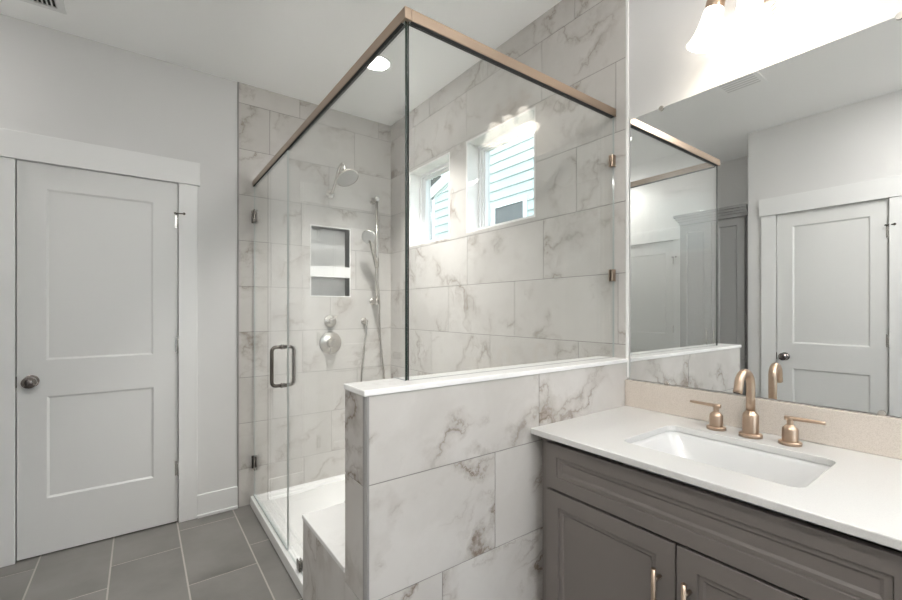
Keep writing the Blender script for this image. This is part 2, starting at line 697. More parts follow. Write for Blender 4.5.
# ------------------------------------------------------------------ back wall: painted, door opening, niche
DX0, DX1, DTOP = -0.509, 0.1855, 2.042
NX0, NX1, NZ0, NZ1, ND = 0.985, 1.274, 1.385, 1.885, 0.09
TILE_X0 = 0.517
mb = MB()
for r in rect_minus((-1.6, XB + 0.2, 0, CE), [(DX0 - 0.016, DX1 + 0.016, -1, DTOP + 0.016), (NX0, NX1, NZ0, NZ1)]):
    mb.box(r[0], r[1], PA, PA + 0.12, r[2], r[3])
wall_back = mb.build('wall_back', M['paint'])
struct(wall_back, 'light grey painted back wall around the white door')
mb = MB()


def jointA(z):
    return 0.905 + 0.2 * (course_index(z) - 8)


tiled(mb, (0, YA, 0), (1, 0, 0), (0, 0, 1), (0, -1, 0), (TILE_X0, XB, 0.0, CE), COURSES, jointA, 0.61, holes=[(NX0, NX1, NZ0, NZ1)])
mb.build('tile_cladding', [M['marble'], M['grout']], wall_back)
# tile edge strip
mb = MB()
mb.box(TILE_X0 - 0.009, TILE_X0, YA - 0.001, PA, 0.0, CE)
mb.build('edge_strip', M['edge_metal'], wall_back)
# niche
mb = MB()
SH0, SH1 = 1.522, 1.600
yb = YA + ND
mb.shift = Vector((2.1, 5.0, 1.0))
mb.box(NX0 - 0.004, NX1 + 0.004, yb, yb + 0.02, NZ0 - 0.004, NZ1 + 0.004)
mb.shift = Vector((4.1, 1.0, 3.0))
mb.box(NX0 - 0.02, NX0, YA + 0.0062, yb, NZ0 - 0.004, NZ1 + 0.004)
mb.box(NX1, NX1 + 0.02, YA + 0.0062, yb, NZ0 - 0.004, NZ1 + 0.004)
mb.shift = Vector((7.1, 3.0, 2.0))
mb.box(NX0, NX1, YA + 0.0062, yb, NZ0 - 0.02, NZ0)
mb.box(NX0, NX1, YA + 0.0062, yb, NZ1, NZ1 + 0.02)
mb.build('niche_lining', M['marble_white'], wall_back)  # lining whitened to imitate light that the recess doesn't get
mb = MB()
mb.shift = Vector((1.4, 7.7, 0.3))
mb.box(NX0, NX1, YA - 0.001, yb, SH0, SH1)
mb.build('niche_shelf', M['marble_white'], wall_back)
mb = MB()
for a, b, c, d in ((NX0 - 0.007, NX1 + 0.007, NZ1, NZ1 + 0.007), (NX0 - 0.007, NX1 + 0.007, NZ0 - 0.007, NZ0), (NX0 - 0.007, NX0, NZ0, NZ1), (NX1, NX1 + 0.007, NZ0, NZ1)):
    mb.box(a, b, YA - 0.002, YA + 0.006, c, d)
mb.build('niche_edging', M['edge_white'], wall_back)

# ------------------------------------------------------------------ right wall: painted with two window openings, tile in the shower
W1 = (2.222, 2.741, 1.75, 2.310)
W2 = (1.482, 2.052, 1.755, 2.320)
WD = 0.088
TILE_Y0 = 0.985
mb = MB()
for r in rect_minus((-1.35, YA + 0.12, 0, CE), [W1, W2]):
    mb.box(PB, PB + 0.19, r[0], r[1], r[2], r[3])
wall_right = mb.build('wall_right', M['paint'])
struct(wall_right, 'white painted right wall behind the mirror and vanity light')
mb = MB()


def jointB(z):
    return 2.04 + 0.2 * (4 - course_index(z))


tiled(mb, (XB, 0, 0), (0, 1, 0), (0, 0, 1), (-1, 0, 0), (TILE_Y0, YA, 0.0, CE), COURSES, jointB, 0.61, holes=[W1, W2])
mb.build('tile_cladding', [M['marble'], M['grout']], wall_right)
mb = MB()
mb.box(XB - 0.001, PB, TILE_Y0 - 0.012, TILE_Y0, 1.0, CE)
mb.build('edge_strip', M['edge_white'], wall_right, bevel=0.002)


def window(name, W, label, parent_label=None):
    y0, y1, z0, z1 = W
    mb = MB()
    x0, x1 = XB, XB + WD
    t = 0.012
    mb.shift = Vector((random.uniform(-5, 5), 2, 3))
    mb.box(x0, x1, y0, y0 + t, z0, z1)
    mb.box(x0, x1, y1 - t, y1, z0, z1)
    mb.box(x0, x1, y0 + t, y1 - t, z1 - t, z1)
    mb.box(x0, x1, y0 + t, y1 - t, z0, z0 + t)
    rev = mb.build(name, M['marble_white'])
    struct(rev, label, 'window')
    y0 += t; y1 -= t; z0 += t; z1 -= t
    mb = MB()
    xf = x1 - 0.002
    for wd, a, b in ((0.018, xf, xf + 0.07), (0.031, xf + 0.014, xf + 0.058), (0.040, xf + 0.024, xf + 0.046)):
        mb.box(a, b, y0, y0 + wd, z0, z1)
        mb.box(a, b, y1 - wd, y1, z0, z1)
        mb.box(a, b, y0 + wd, y1 - wd, z1 - wd, z1)
        mb.box(a, b, y0 + wd, y1 - wd, z0, z0 + wd * 0.7)
    mb.build('window_frame', M['vinyl'], rev)
    mb = MB()
    mb.box(xf + 0.032, xf + 0.038, y0 + 0.036, y1 - 0.036, z0 + 0.024, z1 - 0.036)
    mb.build('window_pane', M['pane'], rev)
    return rev


window('window_1', W1, 'small shower window nearer the back corner, gable outside')
window('window_2', W2, 'small shower window nearer the mirror, siding outside')

# ------------------------------------------------------------------ other walls of the room
D2Y0, D2Y1 = 0.552, 1.190
mb = MB()
for r in rect_minus((YR - 0.12, 1.385, 0, CE), [(D2Y0 - 0.016, D2Y1 + 0.016, -1, DTOP + 0.016)]):
    mb.box(XL - 0.12, XL, r[0], r[1], r[2], r[3])
mb.box(XALC, XL - 0.12, 1.265, 1.385, 0, CE)
struct(mb.build('wall_left', M['paint']), 'light grey left wall seen in the mirror around a white door')
D3Y0, D3Y1 = 2.28, 2.90
mb = MB()
for r in rect_minus((1.2, YA + 0.1, 0, CE), [(D3Y0 - 0.016, D3Y1 + 0.016, -1, DTOP + 0.016)]):
    mb.box(XALC - 0.12, XALC, r[0], r[1], r[2], r[3])
struct(mb.build('wall_alcove', M['paint']), 'light grey alcove wall behind the tall grey cabinet')
mb = MB()
for r in rect_minus((XL - 0.12, XB + 0.2, 0, CE), [RW]):
    mb.box(r[0], r[1], YR - 0.12, YR, r[2], r[3])
struct(mb.build('wall_rear', M['paint']), 'light grey wall behind the camera with an added window')
mb = MB()
for a, b, c, d in ((RW[0] - 0.09, RW[0], RW[2] - 0.09, RW[3] + 0.09), (RW[1], RW[1] + 0.09, RW[2] - 0.09, RW[3] + 0.09), (RW[0], RW[1], RW[3], RW[3] + 0.09), (RW[0], RW[1], RW[2] - 0.09, RW[2])):
    mb.box(a, b, YR - 0.06, YR + 0.018, c, d)
mb.box(RW[0], RW[1], YR - 0.08, YR - 0.045, 1.32, 1.37)
w3 = mb.build('window_fill', M['trim'])  # invented window behind the camera, lets in extra daylight to even the room
struct(w3, 'added white framed window behind the camera for fill daylight', 'window')
mb = MB()
mb.box(RW[0], RW[1], YR - 0.075, YR - 0.07, RW[2], RW[3])
mb.build('window_pane', M['pane'], w3)


# ------------------------------------------------------------------ doors with casings
def panel_door(name, label, o, U, Nn, w, panels, knob_u, knob_side, hinge_u, hz, stop=True):
    """o: bottom corner on the door face; U runs along the width, Nn points into the room"""
    o, U, Nn = Vector(o), Vector(U), Vector(Nn)
    mb = MB()
    recessed_slab(mb, o, U, (0, 0, 1), Nn, w, DTOP - 0.010, 0.035, panels, 0.007, 0.010)
    d = mb.build(name, M['door'], origin=o + U * (w / 2))
    struct(d, label, 'door')
    # knob
    kp = o + U * knob_u + Vector((0, 0, 0.905))
    mb = MB()
    mb.lathe(kp, Nn, [(0.0, 0.0), (0.032, 0.0), (0.032, 0.004), (0.026, 0.010), (0.013, 0.013), (0.011, 0.028), (0.016, 0.034), (0.026, 0.040), (0.0305, 0.050), (0.029, 0.060), (0.021, 0.068), (0.010, 0.0715), (0.0, 0.072)], 36)
    kn = mb.build('door_knob', M['black_nickel'], d)
    tag(kn, 'polished dark nickel egg shaped knob')
    mb = MB()
    e = o + U * (knob_u - knob_side * 0.058) + Vector((0, 0, 0.905))
    mb.obox(e + U * (-0.006) + Vector((0, 0, -0.028)) - Nn * 0.02, U * 0.012, Vector((0, 0, 0.056)), Nn * 0.021)
    mb.build('latch_plate', M['dark_metal'], d)
    for i, z in enumerate(hz):
        hp = o + U * hinge_u + Vector((0, 0, z))
        mb = MB()
        mb.cyl(hp + Nn * 0.006 - Vector((0, 0, 0.046)), hp + Nn * 0.006 + Vector((0, 0, 0.046)), 0.0065, 14)
        for k in (-1, 1):
            mb.ball(hp + Nn * 0.006 + Vector((0, 0, 0.048 * k)), 0.006, 0.006, 0.004, seg=12, rings=6)
        mb.obox(hp - U * 0.018 + Vector((0, 0, -0.044)) - Nn * 0.001, U * 0.036, Vector((0, 0, 0.088)), Nn * 0.002)
        hg = mb.build('hinge', M['steel'], d)
        if i == 0 and stop:
            mb = MB()
            q = hp + Nn * 0.008 + Vector((0, 0, 0.040))
            sgn = 1 if hinge_u > w / 2 else -1
            mb.tube([q - U * 0.016 * sgn + Nn * 0.010, q + Nn * 0.004, q + U * 0.022 * sgn + Nn * 0.016, q + U * 0.026 * sgn + Nn * 0.017], 0.004, 10)
            mb.ball(q + U * 0.027 * sgn + Nn * 0.017, 0.008, 0.008, 0.008, seg=12, rings=8)
            mb.ball(q - U * 0.018 * sgn + Nn * 0.010, 0.006, 0.006, 0.006, seg=12, rings=8)
            mb.build('pin_stop', M['dark_metal'], hg)
    return d


def casing(name, label, o, U, Nn, u0, u1, left_w=0.097, right_w=0.097, over=0.014):
    o, U, Nn = Vector(o), Vector(U), Vector(Nn)
    Z = Vector((0, 0, 1))
    mb = MB()
    t = 0.018
    mb.obox(o + U * (u0 - left_w), U * left_w, Z * DTOP, Nn * t)
    mb.obox(o + U * u1, U * right_w, Z * DTOP, Nn * t)
    mb.obox(o + U * (u0 - left_w - over) + Z * (DTOP + 0.002), U * (u1 - u0 + left_w + right_w + 2 * over), Z * 0.139, Nn * 0.024)
    # jamb linings
    for a, b in ((u0 - 0.014, u0 - 0.001), (u1 + 0.001, u1 + 0.014)):
        mb.obox(o + U * a - Nn * 0.115, U * (b - a), Z * (DTOP + 0.014), Nn * 0.115)
    mb.obox(o + U * (u0 - 0.014) - Nn * 0.115 + Z * (DTOP + 0.001), U * (u1 - u0 + 0.028), Z * 0.013, Nn * 0.115)
    # stop behind the slab closes the opening
    mb.obox(o + U * (u0 - 0.001) - Nn * 0.075, U * (u1 - u0 + 0.002), Z * DTOP, Nn * 0.02)
    ob = mb.build(name, M['trim'], bevel=0.0015)
    return struct(ob, label, 'door trim')


DW = DX1 - DX0
g = 0.0045
pA = [(-0.396 - DX0 - g, 0.061 - DX0 - g, 1.019 - 0.008, 1.912 - 0.008), (-0.394 - DX0 - g, 0.063 - DX0 - g, 0.296 - 0.008, 0.828 - 0.008)]
panel_door('door_1', 'white two panel door with dark knob in the back wall', (DX0 + g, PA - 0.003, 0.008), (1, 0, 0), (0, -1, 0), DW - 2 * g, pA, 0.052, 1, DW - g, (1.812, 1.062, 0.320))
casing('trim_1', 'wide flat white casing around the back wall door', (0, PA, 0), (1, 0, 0), (0, -1, 0), DX0, DX1)
W2D = D2Y1 - D2Y0
bw = 0.100
p2 = [(bw, W2D - bw, 1.011, 1.930), (bw, W2D - bw, 0.288, 0.815)]
panel_door('door_2', 'white two panel door in left wall, reflected in the mirror', (XL - 0.003, D2Y1 - g, 0.008), (0, -1, 0), (1, 0, 0), W2D - 2 * g, p2, 0.052, 1, W2D - g, (1.812, 1.062, 0.320))
casing('trim_2', 'flat white casing around the left wall door in the mirror', (XL, 0, 0), (0, -1, 0), (1, 0, 0), -D2Y1, -D2Y0)
W3D = D3Y1 - D3Y0
p3 = [(bw, W3D - bw, 1.011, 1.904), (bw, W3D - bw, 0.288, 0.815)]
panel_door('door_3', 'white panel door in the alcove, glimpsed through mirrored shower glass', (XALC - 0.003, D3Y1 - g, 0.008), (0, -1, 0), (1, 0, 0), W3D - 2 * g, p3, 0.052, 1, W3D - g, (1.812, 1.062, 0.320))
casing('trim_3', 'flat white casing around the alcove door', (XALC, 0, 0), (0, -1, 0), (1, 0, 0), -D3Y1, -D3Y0, right_w=0.09)

# baseboards
mb = MB()
mb.box(DX1 + 0.097, TILE_X0 - 0.010, PA - 0.015, PA, 0, 0.138)
mb.box(DX1 + 0.097, TILE_X0 - 0.010, PA - 0.026, PA - 0.015, 0, 0.018)
struct(mb.build('baseboard_back', M['trim'], bevel=0.002), 'short white baseboard between the door casing and the shower')
mb = MB()
mb.box(XL, XL + 0.015, YR, D2Y0 - 0.097, 0, 0.138)
mb.box(XL, XL + 0.015, D2Y1 + 0.097, 1.385, 0, 0.138)
struct(mb.build('baseboard_left', M['trim'], bevel=0.002), 'white baseboard along the left wall beside its door')
mb = MB()
mb.box(XL + 0.015, PB, YR, YR + 0.015, 0, 0.138)
struct(mb.build('baseboard_rear', M['trim'], bevel=0.002), 'white baseboard under the added window behind the camera')

# ------------------------------------------------------------------ half wall and bench
PX, PY0, PY1, PZ = 0.452, 0.978, 1.105, 1.079
CAP = 0.016
mb = MB()


def jointP(z):
    return 1.089 - 0.2 * (2 - course_index(z))


core = 0.006
random.seed(23)
mb.box(PX + core, PB, PY0 + core, PY1 - core, 0, PZ - CAP, 1)
tiled(mb, (0, PY0, 0), (1, 0, 0), (0, 0, 1), (0, -1, 0), (PX + 0.011, XB, 0, PZ - CAP), COURSES, jointP, 0.61)
tiled(mb, (PX, 0, 0), (0, 1, 0), (0, 0, 1), (-1, 0, 0), (PY0 + 0.011, PY1, 0, PZ - CAP), [c - 0.003 for c in COURSES], lambda z: 5.0, 9.0)
tiled(mb, (0, PY1, 0), (1, 0, 0), (0, 0, 1), (0, 1, 0), (PX + 0.0065, XB, 0, PZ - CAP), COURSES, jointP, 0.61)
half = mb.build('wall_partition', [M['marble_bold'], M['grout']])
struct(half, 'marble tiled half wall between the vanity and the shower')
mb = MB()
mb.shift = Vector((3, 8, 2))
mb.box(PX - 0.004, XB, PY0 - 0.004, PY1 + 0.002, PZ - CAP, PZ)
mb.build('wall_cap', M['marble_white'], half, bevel=0.003)
mb = MB()
mb.box(PX - 0.0012, PX + 0.0085, PY0 + 0.0040, PY0 + 0.0115, 0, PZ - CAP)
mb.box(PX + 0.0008, PX + 0.0085, PY0 + 0.0008, PY0 + 0.0085, 0, PZ - CAP)
mb.box(PX + 0.0040, PX + 0.0115, PY0 - 0.0012, PY0 + 0.0085, 0, PZ - CAP)
mb.build('corner_strip', M['edge_metal'], half, bevel=0.001)

BY1, BZ = 1.477, 0.575
bench = thing('shower_bench', 'low marble tiled shower bench with white slab top beside the half wall', 'bench', (0.9, 1.29, 0))
mb = MB()
mb.box(PX + 0.006, PB - 0.01, PY1 + 0.002, BY1 - 0.006, 0, BZ - CAP, 1)
tiled(mb, (PX, 0, 0), (0, 1, 0), (0, 0, 1), (-1, 0, 0), (PY1 + 0.001, BY1, 0, BZ - CAP), [0.241 - 0.3], lambda z: 1.345, 0.6)
tiled(mb, (0, BY1, 0), (1, 0, 0), (0, 0, 1), (0, 1, 0), (PX + 0.0065, XB - 0.007, 0, BZ - CAP), COURSES, jointP, 0.61)
mb.build('bench_base', [M['marble'], M['grout']], bench)
mb = MB()
mb.shift = Vector((1, 4, 6))
mb.box(PX - 0.003, XB - 0.001, PY1 + 0.002, BY1 + 0.004, BZ - CAP, BZ)
mb.build('bench_top', M['marble_white'], bench, bevel=0.002)

# ------------------------------------------------------------------ shower pan
pan = thing('shower_pan', 'white acrylic shower pan with raised threshold inside the glass', 'shower tray', (1.1, 2.25, 0))
mb = MB()
x0, x1, y0, y1 = 0.580, XB - 0.002, BY1 + 0.006, YA - 0.002
zt, zf = 0.052, 0.022
ix0, ix1, iy0, iy1 = x0 + 0.095, x1 - 0.03, y0 + 0.03, y1 - 0.035


def ring(a, b, c, d, z):
    return [mb.v((a, c, z)), mb.v((b, c, z)), mb.v((b, d, z)), mb.v((a, d, z))]


def band(p, q):
    for i in range(4):
        k = (i + 1) % 4
        mb.face([p[i], p[k], q[k], q[i]])


r0 = ring(x0, x1, y0, y1, 0.0)
r1 = ring(x0 + 0.004, x1, y0, y1, zt)
r2 = ring(x0 + 0.050, x1 - 0.004, y0 + 0.006, y1 - 0.006, zt)
r3 = ring(x0 + 0.054, x1 - 0.006, y0 + 0.010, y1 - 0.010, zt - 0.006)
r4 = ring(ix0, ix1, iy0, iy1, zt - 0.008)
r5 = ring(ix0 + 0.018, ix1 - 0.012, iy0 + 0.012, iy1 - 0.012, zf + 0.006)
cx, cy = (ix0 + ix1) / 2, (iy0 + iy1) / 2
r6 = ring(cx - 0.05, cx + 0.05, cy - 0.05, cy + 0.05, zf)
for a, b in ((r0, r1), (r1, r2), (r2, r3), (r3, r4), (r4, r5), (r5, r6)):
    band(a, b)
mb.face(r6)
mb.face(r0[::-1])
mb.build('pan_basin', M['acrylic'], pan, bevel=0.003)
mb = MB()
mb.lathe((cx, cy, zf - 0.001), (0, 0, 1), [(0.05, 0), (0.05, 0.003), (0.044, 0.005), (0.0, 0.005)], 28)
mb.build('drain_cover', M['nickel'], pan)

# ------------------------------------------------------------------ glass enclosure
GX, GY = 0.607, 1.039
GT = 0.004
RZ0, RZ1 = 2.098, 2.131
rail = thing('header_rail', 'brushed bronze header rail along the top of the shower glass', 'rail', (GX, GY, RZ0))
mb = MB()
mb.box(GX - 0.011, GX + 0.011, GY - 0.011, YA, RZ0, RZ1)
mb.build('side_rail', M['rail'], rail, bevel=0.0012)
mb = MB()
mb.box(GX + 0.0115, XB, GY - 0.011, GY + 0.011, RZ0, RZ1)
mb.build('front_rail', M['rail'], rail, bevel=0.0012)
mb = MB()
mb.box(GX - 0.008, GX + 0.008, GY + 0.015, YA - 0.01, RZ0 - 0.004, RZ0 + 0.001)
mb.box(GX + 0.013, XB - 0.012, GY - 0.008, GY + 0.008, RZ0 - 0.004, RZ0 + 0.001)
mb.build('glass_gasket', M['dark'], rail)

fp = thing('glass_panel', 'fixed clear glass panel standing on the half wall cap', 'glass panel', (1.1, GY, PZ))
glass_pane('pane', fp, GX + 0.006, XB - 0.004, GY - GT, GY + GT, PZ + 0.001, RZ0 - 0.0005, 'y', True)


def clip(parent, o, U, V, W, w, h, t):
    mb = MB()
    o, U, V, W = Vector(o), Vector(U), Vector(V), Vector(W)
    for s in (-1, 1):
        mb.obox(o - U * (w / 2) - V * (h / 2) + W * (s * (GT + t / 2) - t / 2), U * w, V * h, W * t)
    return mb.build('clip', M['rail'] if W.y else M['dark_metal'], parent, bevel=0.0015)


for z in (1.911, 1.427):
    clip(fp, (XB - 0.013, GY, z), (1, 0, 0), (0, 0, 1), (0, 1, 0), 0.026, 0.050, 0.005)

sp = thing('glass_panel', 'fixed clear glass panel between the swing door and the bench', 'glass panel', (GX, 1.6, 0.05))
mb = MB()
EDY = 2.228     # edge between door and fixed panel
poly = [(GY + 0.001, PZ + 0.001), (PY1 + 0.004, PZ + 0.001), (PY1 + 0.004, BZ + 0.001), (BY1 + 0.008, BZ + 0.001), (BY1 + 0.008, 0.054), (EDY, 0.054), (EDY, RZ0 - 0.0005), (GY + 0.001, RZ0 - 0.0005)]
A_ = [mb.v((GX - GT, y, z)) for y, z in poly]
B_ = [mb.v((GX + GT, y, z)) for y, z in poly]
mb.face(A_, 0)
mb.face(B_[::-1], 0)
for i in range(len(poly)):
    k = (i + 1) % len(poly)
    mb.face([A_[i], B_[i], B_[k], A_[k]], 2 if i == len(poly) - 1 else 1)
mb.build('pane', [M['glass'], M['polished_edge'], M['glass_edge']], sp)
clip(sp, (GX, 2.03, 0.077), (0, 1, 0), (0, 0, 1), (1, 0, 0), 0.045, 0.045, 0.006)

sd = thing('shower_door', 'frameless clear glass shower door with D pulls hinged on the back wall', 'shower door', (GX, 2.6, 0.06))
glass_pane('pane', sd, GX - GT, GX + GT, EDY + 0.004, YA - 0.010, 0.064, RZ0 - 0.006, 'x')
for z in (1.895, 0.276):
    mb = MB()
    for s in (-1, 1):
        xx = GX + s * (GT + 0.004)
        mb.box(xx - 0.003, xx + 0.003, YA - 0.055, YA - 0.012, z - 0.042, z + 0.042)
    mb.box(GX - 0.016, GX + 0.016, YA - 0.005, YA, z - 0.042, z + 0.042)
    mb.box(GX - 0.009, GX + 0.009, YA - 0.016, YA - 0.002, z - 0.034, z + 0.034)
    mb.build('hinge', M['dark_metal'], sd, bevel=0.0015)
HY, HZ0, HZ1 = 2.325, 0.882, 1.085
for s in (-1, 1):
    mb = MB()
    xo = GX + s * GT
    xe = GX + s * 0.056
    pts = [(xo, HY, HZ1)]
    for k in range(7):
        a = k / 6 * PI / 2
        pts.append((xe - s * 0.022 + s * 0.022 * math.sin(a), HY, HZ1 - 0.022 + 0.022 * math.cos(a)))
    for k in range(7):
        a = k / 6 * PI / 2
        pts.append((xe - s * 0.022 + s * 0.022 * math.cos(a), HY, HZ0 + 0.022 - 0.022 * math.sin(a)))
    pts.append((xo, HY, HZ0))
    mb.tube(pts, 0.0095, 14)
    for z in (HZ0, HZ1):
        mb.lathe((xo, HY, z), (s, 0, 0), [(0.0135, 0.0), (0.0135, 0.006), (0.010, 0.009)], 18)
    mb.build('pull_handle', M['dark_metal'], sd)
mb = MB()
mb.box(GX - 0.007, GX + 0.007, EDY + 0.006, YA - 0.014, 0.056, 0.066)
mb.build('sweep_seal', M['polished_edge'], sd)

# ------------------------------------------------------------------ shower fittings
sh = thing('overhead_shower', 'round rain shower head on a gooseneck arm high on the back wall', 'shower head', (1.123, YA, 2.128))
mb = MB()
mb.lathe((1.123, YA + 0.002, 2.128), (0, -1, 0), [(0.031, 0), (0.031, 0.008), (0.022, 0.014), (0.012, 0.018)], 28)
mb.build('wall_flange', M['nickel'], sh)
mb = MB()
mb.tube([(1.123, YA, 2.128), (1.123, YA - 0.04, 2.135), (1.123, YA - 0.10, 2.185), (1.123, YA - 0.165, 2.262), (1.123, YA - 0.22, 2.290), (1.123, YA - 0.262, 2.272), (1.123, YA - 0.278, 2.225)], 0.0095, 14, sub=6)
mb.build('shower_arm', M['nickel'], sh)
hc = Vector((1.123, YA - 0.280, 2.210))
hd = Vector((0.22, -0.60, -1.0)).normalized()
mb = MB()
mb.lathe(hc, hd, [(0.0, -0.005), (0.016, -0.005), (0.019, 0.008), (0.024, 0.016), (0.055, 0.022), (0.078, 0.032), (0.082, 0.040), (0.080, 0.045), (0.074, 0.046)], 40)
hb = mb.build('spray_head', M['nickel'], sh)
mb = MB()
mb.lathe(hc, hd, [(0.0735, 0.0455), (0.070, 0.048), (0.0, 0.048)], 36, cap0=False)
u = hd.orthogonal().normalized()
w = hd.cross(u)
for rr, n in ((0.018, 6), (0.038, 12), (0.058, 18)):
    for k in range(n):
        a = 2 * PI * k / n
        c = hc + (u * math.cos(a) + w * math.sin(a)) * rr
        mb.lathe(c, hd, [(0.0028, 0.047), (0.002, 0.051)], 6)
mb.build('nozzle_face', M['rubber'], hb)

BX, BYR = 1.463, YA - 0.075
sb = thing('slide_bar', 'vertical nickel slide bar on the back wall near the corner', 'slide bar', (BX, YA, 1.34))
mb = MB()
mb.cyl((BX, BYR, 1.318), (BX, BYR, 2.155), 0.0105, 18)
mb.build('bar', M['nickel'], sb)
for z in (1.345, 2.130):
    mb = MB()
    mb.lathe((BX, YA + 0.002, z), (0, -1, 0), [(0.026, 0), (0.026, 0.006), (0.017, 0.012), (0.014, 0.050), (0.019, 0.058), (0.019, 0.092), (0.015, 0.096)], 24)
    mb.build('bracket', M['nickel'], sb)
mb = MB()
mb.cyl((BX, BYR, 1.615), (BX, BYR, 1.680), 0.017, 20)
mb.lathe((BX - 0.010, BYR - 0.010, 1.648), (-0.55, -0.75, 0.1), [(0.014, 0), (0.016, 0.022), (0.018, 0.040), (0.014, 0.046)], 20)
mb.build('slider', M['nickel'], sb)

hs = thing('hand_shower', 'nickel hand shower with hanging hose clipped to the slide bar', 'hand shower', (1.42, YA - 0.13, 1.62))
mb = MB()
hp0, hp1 = Vector((1.437, BYR - 0.045, 1.600)), Vector((1.366, BYR - 0.080, 1.800))
mb.tube([hp0, hp0.lerp(hp1, 0.4), hp0.lerp(hp1, 0.8), hp1], lambda t: 0.0115 + 0.004 * t, 16, sub=3)
mb.build('handle', M['nickel'], hs)
fd = Vector((-0.55, -0.75, -0.30)).normalized()
mb = MB()
fc = hp1 + Vector((-0.004, 0.004, 0.022))
mb.lathe(fc - fd * 0.020, fd, [(0.0, 0.0), (0.023, 0.002), (0.046, 0.012), (0.053, 0.024), (0.053, 0.032), (0.0485, 0.035)], 32)
mb.build('spray_head', M['nickel'], hs)
mb = MB()
mb.lathe(fc - fd * 0.020, fd, [(0.0487, 0.0345), (0.046, 0.0375), (0.0, 0.0375)], 28, cap0=False)
mb.build('nozzle_face', M['rubber'], hs)
mb = MB()
mb.tube([(1.437, BYR - 0.045, 1.602), (1.446, BYR - 0.042, 1.50), (1.470, BYR - 0.030, 1.36), (1.492, BYR + 0.01, 1.20), (1.510, BYR + 0.02, 1.00), (1.535, BYR + 0.02, 0.78), (1.520, BYR + 0.015, 0.56), (1.440, BYR + 0.01, 0.46), (1.358, BYR + 0.01, 0.56), (1.342, BYR + 0.015, 0.76), (1.362, BYR + 0.02, 0.96), (1.384, BYR + 0.028, 1.11), (1.392, BYR + 0.031, 1.172)], 0.0065, 12, sub=8)
mb.build('hose', M['nickel'], hs)

el = thing('supply_elbow', 'small nickel hose outlet on the back wall below the hand shower', 'hose outlet', (1.392, YA, 1.195))
mb = MB()
mb.lathe((1.392, YA + 0.002, 1.195), (0, -1, 0), [(0.026, 0), (0.026, 0.006), (0.015, 0.012), (0.013, 0.050), (0.010, 0.058), (0.0, 0.060)], 24)
mb.build('outlet_flange', M['nickel'], el)
mb = MB()
mb.cyl((1.392, YA - 0.044, 1.195), (1.392, YA - 0.044, 1.165), 0.0105, 16)
mb.build('outlet_nut', M['nickel'], el)


def valve(name, label, cat, x, z, r, lever_len, ang):
    t = thing(name, label, cat, (x, YA, z))
    mb = MB()
    mb.lathe((x, YA + 0.002, z), (0, -1, 0), [(r, 0), (r, 0.006), (r * 0.93, 0.012), (r * 0.55, 0.016), (r * 0.45, 0.020)], 40)
    mb.build('trim_plate', M['nickel'], t)
    mb = MB()
    mb.lathe((x, YA - 0.016, z), (0, -1, 0), [(r * 0.42, 0), (r * 0.40, 0.025), (r * 0.34, 0.044), (r * 0.30, 0.050), (0.0, 0.051)], 28)
    mb.build('valve_hub', M['nickel'], t)
    mb = MB()
    a = Vector((x, YA - 0.050, z))
    d = Vector((math.sin(ang), -0.15, math.cos(ang))).normalized()
    mb.tube([a - d * 0.01, a + d * lever_len * 0.5, a + d * lever_len], lambda q: 0.009 - 0.003 * q, 12)
    mb.build('lever', M['nickel'], t)
    return t


valve('shower_valve', 'large round nickel shower valve plate below the diverter', 'shower valve', 1.126, 1.037, 0.084, 0.070, R(200))
valve('diverter_valve', 'small round nickel diverter below the wall niche', 'shower valve', 1.123, 1.199, 0.047, 0.046, R(35))

# ------------------------------------------------------------------ lights
cans = []


def recessed(label, x, y, power, r=0.072, spread=R(180)):
    t = thing('recessed_light', label, 'ceiling light', (x, y, CE))
    mb = MB()
    mb.lathe((x, y, CE + 0.002), (0, 0, -1), [(r + 0.016, 0.0), (r + 0.016, 0.005), (r + 0.010, 0.008), (r, 0.006), (r - 0.002, 0.002)], 40, cap1=False)
    mb.build('trim_ring', M['trim'], t)
    mb = MB()
    mb.lathe((x, y, CE + 0.001), (0, 0, -1), [(r, 0.002), (r - 0.004, 0.006), (0.0, 0.006)], 36, cap0=False)
    mb.build('lens', M['led'], t)
    a = area('recessed_lamp', (x, y, CE - 0.012), (0, 0, -1), 2 * r, 2 * r, power, (1.0, 0.98, 0.95), 'DISK', spread)
    return t


recessed('lit round recessed ceiling light inside the shower', 1.143, 2.304, P_SHOWER, spread=R(88))
recessed('added round recessed fill light above the floor by the left wall', -0.12, 0.0, P_FILL_CAN)  # extra fill lamp out of view, added to brighten the left side

gl = thing('fill_ceiling_light', 'added round opal glass fill light hanging above the entry end of the room', 'ceiling light', (1.00, -0.80, CE))  # made-up fixture behind the camera, fills the room and ceiling with light
mb = MB()
mb.lathe((1.00, -0.80, CE + 0.001), (0, 0, -1), [(0.075, 0), (0.075, 0.015), (0.066, 0.024), (0.014, 0.030), (0.014, 0.170), (0.050, 0.180), (0.055, 0.200)], 32)
mb.build('ceiling_canopy', M['nickel'], gl)
mb = MB()
mb.ball((1.00, -0.80, CE - 0.300), 0.15, 0.15, 0.11, seg=40, rings=18)
mb.build('opal_shade', M['globe'], gl)

recessed('added round recessed fill light in the alcove beyond the tall cabinet', -1.15, 2.86, 1.6)  # extra fill lamp, added to brighten the alcove

